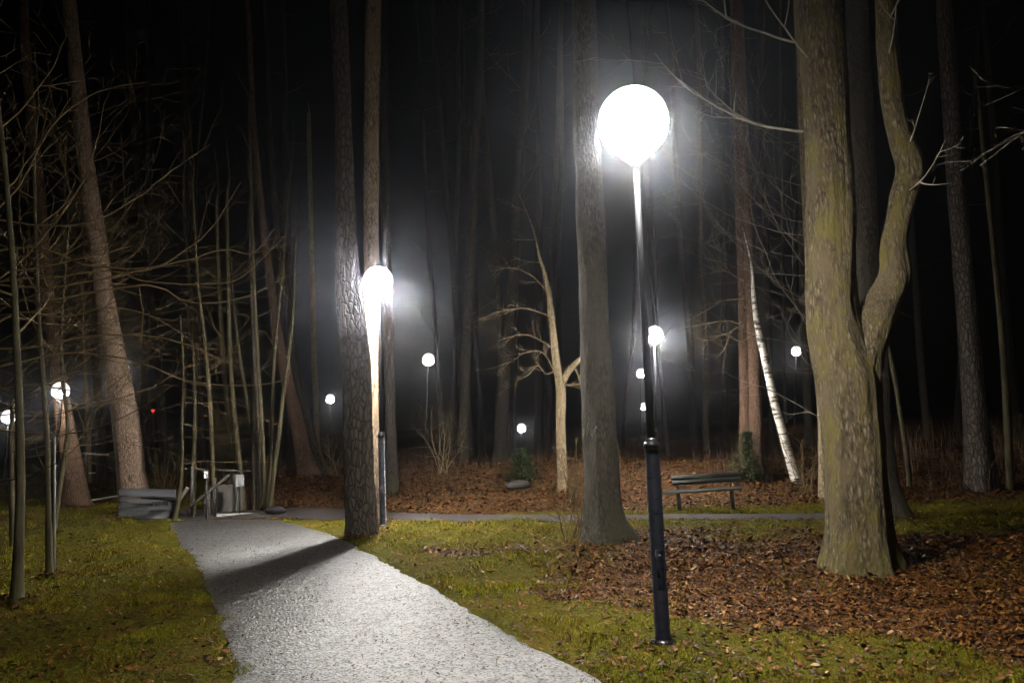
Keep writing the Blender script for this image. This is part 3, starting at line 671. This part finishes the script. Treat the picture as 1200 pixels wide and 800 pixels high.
# undergrowth: thin dry stems over the wood floor
m, nt, bs = mat('dry_stems')
gi = nd(nt, 'ShaderNodeNewGeometry'); c = ramp(nt, [(0, (.03,.015,.008)), (.5, (.08,.04,.018)), (1, (.17,.10,.05))], gi.outputs['Random Per Island']).outputs[0]
nt.links.new(c, bs.inputs['Base Color']); bs.inputs['Roughness'].default_value = .8
M_STEM = m
def stems(n, fx, hlo, hhi, w):
    x, y = fx(n); k = len(x); z = hs(x, y) - .02; h = hlo + (hhi-hlo)*RNG.random(k)**2; a = RNG.random(k)*6.28; b = RNG.random(k)*6.28
    ww = w*(.6+.8*RNG.random(k)); ln = h*.35*RNG.random(k)
    dx, dy = np.cos(a)*ww, np.sin(a)*ww; qx, qy = np.cos(b)*ln, np.sin(b)*ln
    m1 = .35
    p = [np.stack([x-dx, y-dy, z], 1), np.stack([x+dx, y+dy, z], 1), np.stack([x+dx*.8+qx*m1*.6, y+dy*.8+qy*m1*.6, z+h*.55], 1), np.stack([x-dx*.8+qx*m1*.6, y-dy*.8+qy*m1*.6, z+h*.55], 1),
         np.stack([x+dx*.2+qx, y+dy*.2+qy, z+h], 1), np.stack([x-dx*.2+qx, y-dy*.2+qy, z+h], 1)]
    V = np.stack(p, 1).reshape(-1, 3); b_ = (np.arange(k)*6)[:, None, None]; return V, (b_ + np.array([(0,1,2,3), (3,2,4,5)])[None]).reshape(-1, 4)
def f_wood(n):
    y = 18.6 + 30*RNG.random(n)**1.3; x = y*(-.33 + 1.1*RNG.random(n)); cl = fbm(x*.5, y*.5, 6)
    k = RNG.random(n) < ss(-.1, .6, cl)*ss(18.5, 22, y+cl); return x[k], y[k]
def f_right(n):
    y = 17.5 + 16*RNG.random(n); x = y*(.42 + .35*RNG.random(n)); cl = fbm(x*.6, y*.6, 16); k = RNG.random(n) < ss(-.4, .3, cl); return x[k], y[k]
def f_left(n):
    y = 20 + 20*RNG.random(n); x = y*(-.8 + .5*RNG.random(n)); cl = fbm(x*.6, y*.6, 26); k = RNG.random(n) < ss(-.2, .4, cl); return x[k], y[k]
parts = [stems(22000, f_wood, .08, .65, .005), stems(3500, f_right, .15, 1.3, .006), stems(6000, f_left, .1, .9, .006)]
off = 0; VV = []; FF = []
for v_, f_ in parts: VV.append(v_); FF.append(f_+off); off += len(v_)
o = fast_mesh('undergrowth', np.concatenate(VV), np.concatenate(FF), M_STEM); o['kind'] = 'stuff'

# small green conifers
m, nt, bs = mat('conifer_needles'); gi = nd(nt, 'ShaderNodeNewGeometry'); c = ramp(nt, [(0, (.02,.035,.01)), (1, (.06,.085,.025))], gi.outputs['Random Per Island']).outputs[0]
nt.links.new(c, bs.inputs['Base Color']); bs.inputs['Roughness'].default_value = .6; M_NEED = m
def bushy(name, lab, loc, h, w, n, seed):
    x, y = loc; z = float(hs(x, y)); base = Vector((x, y, z)); t = thing(name, lab, 'bush', base); rg = np.random.default_rng(seed)
    mb = MB(); mb.tube([base-Vector((0,0,.05)), base+Vector((.02,0,h*.5)), base+Vector((0,.02,h*.95))], [.03,.02,.006], 6); mb.build('stem', M_TWIG, t, base)
    hh = rg.random(n); a = rg.random(n)*6.28; rad = w*(1-hh*.85)*np.sqrt(rg.random(n))*(.75+.35*np.sin(a*5+hh*9))
    cx = rad*np.cos(a); cy = rad*np.sin(a); cz = hh*h - rad*.25 + .06; b = rg.random(n)*6.28; L = .11*(.6+rg.random(n)); 
    dx = np.cos(a)*L; dy = np.sin(a)*L; dz = L*(rg.random(n)-.45); wx = -np.sin(a)*.012; wy = np.cos(a)*.012
    V = np.stack([np.stack([cx-wx, cy-wy, cz], 1), np.stack([cx+wx, cy+wy, cz], 1), np.stack([cx+dx, cy+dy, cz+dz], 1)], 1).reshape(-1, 3)
    o = fast_mesh('foliage', V, np.arange(3*n).reshape(-1, 3), M_NEED); o.parent = t
bushy('evergreen_bush', 'low green bush at the far side of the bench', (6.0, 20.0), 1.15, .8, 5000, 1)
bushy('evergreen_bush', 'round dark green bush on the leaf bank left of the pale tree', (.15, 20.6), .75, .75, 5000, 2)
bushy('evergreen_bush', 'small green bush in the shade right of the leaning trunks', (-5.2, 26), .9, .8, 4000, 3)

# near twigs upper right, from the tree's own stem just out of the picture
bare('bare_tree', 'bare tree beyond the right edge with twigs in the top right corner', (6.9, 7.2), 6.6, .06, 6, 2.3, (150, 205), (-15, 10), 107, lv=2, kids=3, t0=.66, up=-.03, leaves_n=2, tw=M_TWIG_GREY)

# ------------------------------------------------------------------ lamps
def lamp(label, bpx, gpx, gm, d=None, r=.33, name='street_lamp', hi=True, group='globe lamps along the park paths'):
    """bpx: foot pixel, gpx: globe centre pixel"""
    if d is None: base = G(*bpx); d = base.y
    else: q = P(bpx[0], bpx[1], d); base = Vector((q.x, d, float(hs(q.x, d))))
    top = P(gpx[0], gpx[1], d); t = thing(name, label, 'street lamp', base, group)
    ax = top - base; H = ax.length; z = ax.normalized(); x = Vector((1,0,0)); x = (x - z*x.dot(z)).normalized(); y = z.cross(x)
    t.rotation_euler = Matrix((x, y, z)).transposed().to_euler()
    s = 20 if hi else 10; h1 = H*.355; pt = H - r*.99
    mb = MB(); mb.lathe([(.115,-.25), (.115,.012), (.09,.03), (.066,.05), (.064,h1), (.05,h1+.02)], s); mb.build('base_sleeve', M_POST, t)
    mb = MB(); mb.lathe([(.060,h1-.0), (.073,h1+.005), (.073,h1+.05), (.056,h1+.06), (.056,h1+.085), (.04,h1+.1)], s); mb.build('collar', M_POST, t)
    mb = MB(); mb.lathe([(.040,h1+.02), (.036,h1+.6), (.030,H*.7), (.026,pt)], s); mb.build('pole', M_POLE, t)
    if hi:
        mb = MB(); mb.box((0, -.0655, .62), (.062, .012, .34), bev=.004); mb.build('hatch', M_POST, t)
        mb = MB(); mb.lathe([(.014,0), (.014,.012), (.0,.014)], 8)
        for v_ in mb.v: v_[:, [1, 2]] = v_[:, [2, 1]]; v_[:, 1] = -.071 - v_[:, 1]*.5; v_[:, 2] += .74
        mb.build('lock', M_CAP, t)
    q_ = 1 if hi else .45; mb = MB(); mb.lathe([(rr1*q_ if rr1 > .03 else rr1, zz1) for rr1, zz1 in [(.027,pt-.12), (.05,pt-.09), (.075,pt-.06), (.135,pt-.01), (.155,pt+.03), (.155,pt+.06), (.14,pt+.065)]], s); mb.build('fitter', M_CAP, t)
    n = 18 if hi else 10; pr = []
    for k in range(n+1):
        a = -math.pi/2 + math.pi*(k/n)*.975 + .07; pr.append((max(.002, r*math.cos(a)), H + r*math.sin(a)))
    mb = MB(); mb.lathe(pr, 28 if hi else 14); mb.build('globe', gm, t)
    mb = MB(); mb.lathe([(.04,H+r*.985), (.038,H+r+.015), (.015,H+r+.03), (.002,H+r+.04)], s); mb.build('finial', M_CAP, t)
    return t
lamp('tall black lamp post nearest the camera, on the grass right of the path', (777,753), (742,143), M_GLOBE1, r=.325)
lamp('second lamp post, standing just behind the dark plated pine', (449,613), (443,329), M_GLOBE2, d=D2+1.3, r=.30)
far = [((502,421), 36, 'distant lit globe lamp right of the dark plated pine'), ((387,467), 50, 'distant lit globe lamp left of the dark plated pine'), ((611,501), 64, 'faint low globe lamp left of the pale crooked tree'),
       ((751,437), 50, 'distant globe lamp left of the near post, middle of three in a column'), ((754,476), 78, 'faintest globe lamp low beside the near post'), ((767,392), 19.2, 'bright globe lamp showing right behind the near post'),
       ((933,411), 46, 'distant globe lamp left of the big forked tree'), ((71,457), 20.6, 'brightest of the lamps at the far left'), ((10,488), 34, 'lamp at the extreme left edge behind the mossy slim trunk'),
       ((115,454), 95, 'tiny far lamp seen past the lit pale forked tree'), ((148,431), 95, 'tiny far lamp touching the leaning pale pine')]
for (gp, d, lab) in far:
    lamp(lab, (gp[0] + (480-gp[1])*-.02 + (gp[0]-600)*.01, 560), gp, M_GLOBE4 if d == 19.2 else M_GLOBE5 if d == 20.6 else M_GLOBE3, d=d, r=.22 if d < 30 else .29 if d < 60 else .36, hi=False)
# tiny red light far off
q = P(180, 481, 60); b = Vector((q.x, 60, float(hs(q.x, 60)))); t = thing('signal_light', 'tiny red light far off in the trees', 'signal', b)
mb = MB(); mb.tube([b, q], [.05, .04], 8); mb.build('post', M_CAP, t, b)
mb = MB(); mb.lathe([(.02,-.09), (.09,-.05), (.1,0), (.09,.05), (.02,.09)], 10, c=q + Vector((0,-.12,0))); mb.build('lens', emit('red_lens', (1,.03,.02), 3), t, b)

# ------------------------------------------------------------------ bench
fl = G(801, 598); fr_ = G(859, 597); cx = (fl+fr_)/2; cx = Vector((cx.x, cx.y+.15, float(hs(cx.x, cx.y+.15))))
t = thing('park_bench', 'dark slatted wooden bench with a backrest beside the cross path', 'bench', cx)
t.rotation_euler = (0, math.radians(-3), math.radians(-14))
def bpart(n, mt, fn): 
    mb = MB(); fn(mb); mb.build(n, mt, t)
L = 1.62
bpart('seat', M_BENCH, lambda m: [m.box((-.05, -.20+.105*k, .40+.004*k), (L, .09, .036), bev=.006) for k in range(4)])
bpart('backrest', M_BENCH, lambda m: [m.box((.06, .235+.022*k, .565+.105*k), (L-.16, .026, .10), M=Matrix.Rotation(math.radians(-12), 3, 'X'), bev=.005) for k in range(2)])
for sx in (-.55, .55):
    def leg(m, sx=sx):
        m.box((sx, -.13, .19), (.07, .09, .40), bev=.006); m.box((sx, .12, .19), (.07, .09, .40), bev=.006); m.box((sx, 0, .365), (.055, .42, .035), bev=.004)
    bpart('leg', M_BENCH, leg)
    bpart('back_support', M_BENCH, lambda m, sx=sx: m.beam((sx, .17, .34), (sx, .29, .73), .045, .03))

# ------------------------------------------------------------------ boarded panel, railing, signs at left
d0 = G(212, 607).y
def Q(px, py, dd=0): return P(px, py, d0+dd)
b = Q(190, 606); b = Vector((b.x, b.y, float(hs(b.x, b.y)))); t = thing('boarded_panel', 'low grey boarded panel with a curved pale end beside the leaning pale pine', 'panel', b)
mb = MB(); rows = [(573, 582), (582.6, 589), (590, 597), (597.6, 608)]
for k, (y0, y1) in enumerate(rows):
    a0 = Q(140, (y0+y1)/2 - 1.2, .5); a1 = Q(212 - 8*abs(k-1.6)*.5, (y0+y1)/2, 0); mb.beam(a0, a1, .035, WD(y1-y0, d0)*.97, .006)
mb.build('boards', M_GREYWOOD, t, b)
mb = MB(); mb.beam(Q(165, 583, .24), Q(208, 585, -.02), .012, .035, 0); mb.build('slot', M_BLACK, t, b)
for k in range(4):
    mb = MB(); mb.box(Q(180+6.2*k, 589.5, .10-.03*k), (.07, .012, .075), rz=.1, bev=.01); mb.build('marking', M_BLACK, t, b)
mb = MB(); cv = [Q(220,571), Q(215,578), Q(209,588), Q(206,598), Q(206,611)]
C_, Rr = spline([(p_, .045) for p_ in cv], .05); mb.tube(C_, Rr, 10); mb.build('curved_end', M_PALEWOOD, t, b)
b = Q(245, 606); b = Vector((b.x, b.y, float(hs(b.x, b.y)))); t = thing('railing', 'low timber railing with a sloping handrail and pale kerb beam beside the saplings', 'railing', b)
for (x0, y0, dd) in ((226, 546, .1), (252, 560, -.05), (275, 555, .5), (298, 550, .9)):
    mb = MB(); g_ = Q(x0, y0, dd); mb.beam(Vector((g_.x, g_.y, float(hs(g_.x, g_.y))-.1)), g_, .06, .07); mb.build('post', M_GREYWOOD if x0 != 226 else M_PALEWOOD, t, b)
mb = MB(); mb.beam(Q(216,549,.1), Q(300,552,.9), .05, .035); mb.build('top_rail', M_DARKWOOD, t, b)
mb = MB(); mb.beam(Q(222,594,-.1), Q(269,556,-.1), .05, .06); mb.build('handrail', M_DARKWOOD, t, b)
mb = MB(); mb.beam(Q(253,604,-.05), Q(305,602,.4), .10, .07); mb.build('kerb_beam', M_PALEWOOD, t, b)
mb = MB(); mb.box(Q(262,586,.9), (.9, .05, .75), rz=.06, bev=.01); mb.build('panel', M_DARKWOOD, t, b)
b = Q(242, 600, -.3); b = Vector((b.x, b.y, float(hs(b.x, b.y)))); t = thing('notice_post', 'small white notice on a thin post by the railing', 'sign', b)
mb = MB(); mb.tube([b - Vector((0,0,.05)), Q(242,552,-.3)], [.015,.015], 8); mb.build('post', M_DARKWOOD, t, b)
mb = MB(); mb.box(Q(242,556,-.3) - Vector((0,.025,0)), (.085, .012, .15), bev=.004); mb.build('sign_plate', M_WHITE, t, b)
b = Q(281, 598, .2); b = Vector((b.x, b.y, float(hs(b.x, b.y)))); t = thing('sign_box', 'grey rounded sign box on a short post among the saplings', 'sign', b)
mb = MB(); mb.tube([b - Vector((0,0,.05)), Q(281,562,.2)], [.022,.022], 8); mb.build('post', M_DARKWOOD, t, b)
mb = MB(); mb.box(Q(281,563,.12), (.19, .06, .28), bev=.03); mb.build('box_face', M_GREYSIGN, t, b)
def rock(name, lab, px, py, s, mt, cat='stone', d=None):
    b = G(px, py) if d is None else Vector((P(px,py,d).x, d, float(hs(P(px,py,d).x, d)))); mb = MB(); n, m_ = 14, 9; V = []
    for i in range(m_):
        for j in range(n):
            th = math.pi*i/(m_-1); ph = 2*math.pi*j/n; V.append((math.sin(th)*math.cos(ph), math.sin(th)*math.sin(ph), math.cos(th)))
    V = np.array(V); V *= (1+.28*fbm(V[:,0]*1.4+px, V[:,1]*1.4, V[:,2]*1.4))[:, None]; V = V*np.array(s)[None] + np.array([0, 0, s[2]*.5])
    mb.add(V + np.array(b)[None], [(i*n+j, i*n+(j+1)%n, (i+1)*n+(j+1)%n, (i+1)*n+j) for i in range(m_-1) for j in range(n)])
    o = mb.build(name, mt, None, b); o['label'] = lab; o['category'] = cat
rock('dark_stone', 'black low stone at the foot of the sapling clump', 323, 602, (.22,.18,.12), M_BLACK)
rock('mossy_stone', 'dark stone in the leaf bank left of the pale crooked tree', 607, 572, (.3,.22,.14), M_STONE)
0 and rock('small_stone', 'low stone on the grass right of the flared tree root', 880, 618, (.28,.2,.09), M_STONE)
# post with crossbar at far left
dl = 22.0
q = P(101, 592, dl); b = Vector((q.x, q.y, float(hs(q.x, q.y)))); t = thing('crossbar_post', 'dark post with a crossbar near the top, left of the leaning pale pine', 'post', b)
mb = MB(); mb.beam(b - Vector((0,0,.1)), P(101,530,dl), .06, .06); mb.build('post', M_DARKWOOD, t, b)
mb = MB(); mb.beam(P(84,530,dl), P(128,533,dl), .05, .05); mb.build('crossbar', M_DARKWOOD, t, b)
mb = MB(); mb.beam(P(90,554,dl+.1), P(112,554,dl+.1), .04, .04); mb.build('lower_bar', M_DARKWOOD, t, b)
b = P(98, 586, 23); b = Vector((b.x, b.y, float(hs(b.x, b.y)))); mb = MB(); mb.beam(P(98,587,23), P(138,581,23.4), .12, .05, .01); o = mb.build('timber_edging', M_PALEWOOD, None, b); o['label'] = 'pale timber edging lying between the brown trunk and the leaning pine'; o['category'] = 'edging'

# ------------------------------------------------------------------ mist added to stand for the lens glow around the lamps
m = bpy.data.materials.new('lamp_glow_mist'); m.use_nodes = True; nt = m.node_tree; nt.nodes.remove(nt.nodes['Principled BSDF'])
pv = nt.nodes.new('ShaderNodeVolumePrincipled'); pv.inputs['Density'].default_value = .0016; pv.inputs['Anisotropy'].default_value = .965
pv.inputs['Color'].default_value = (.86, .9, 1, 1)
nt.links.new(pv.outputs[0], nt.nodes['Material Output'].inputs['Volume'])
mb = MB(); mb.box((0, 60, 10), (300, 200, 32)); o = mb.build('lamp_glow_volume', m, smooth=False); o['kind'] = 'stuff'

# ------------------------------------------------------------------ night sky
w = bpy.data.worlds.new('World'); scene.world = w; w.use_nodes = True; nt = w.node_tree
sk = nt.nodes.new('ShaderNodeTexSky'); sk.sky_type = 'NISHITA'; sk.sun_disc = False; sk.sun_elevation = math.radians(2); sk.sun_rotation = math.radians(200)
bg = nt.nodes['Background']; nt.links.new(sk.outputs[0], bg.inputs[0]); bg.inputs[1].default_value = .00008

vs = scene.view_settings; vs.view_transform = 'Standard'; vs.look = 'None'; vs.gamma = 1; vs.use_curve_mapping = False; vs.exposure = 0
scene.render.engine = 'CYCLES'; cy = scene.cycles
cy.use_denoising = True; cy.max_bounces = 4; cy.diffuse_bounces = 2; cy.glossy_bounces = 2; cy.transmission_bounces = 1; cy.volume_bounces = 0
cy.sample_clamp_indirect = 2.0; cy.caustics_reflective = False; cy.caustics_refractive = False
try: cy.use_light_tree = True
except Exception: pass
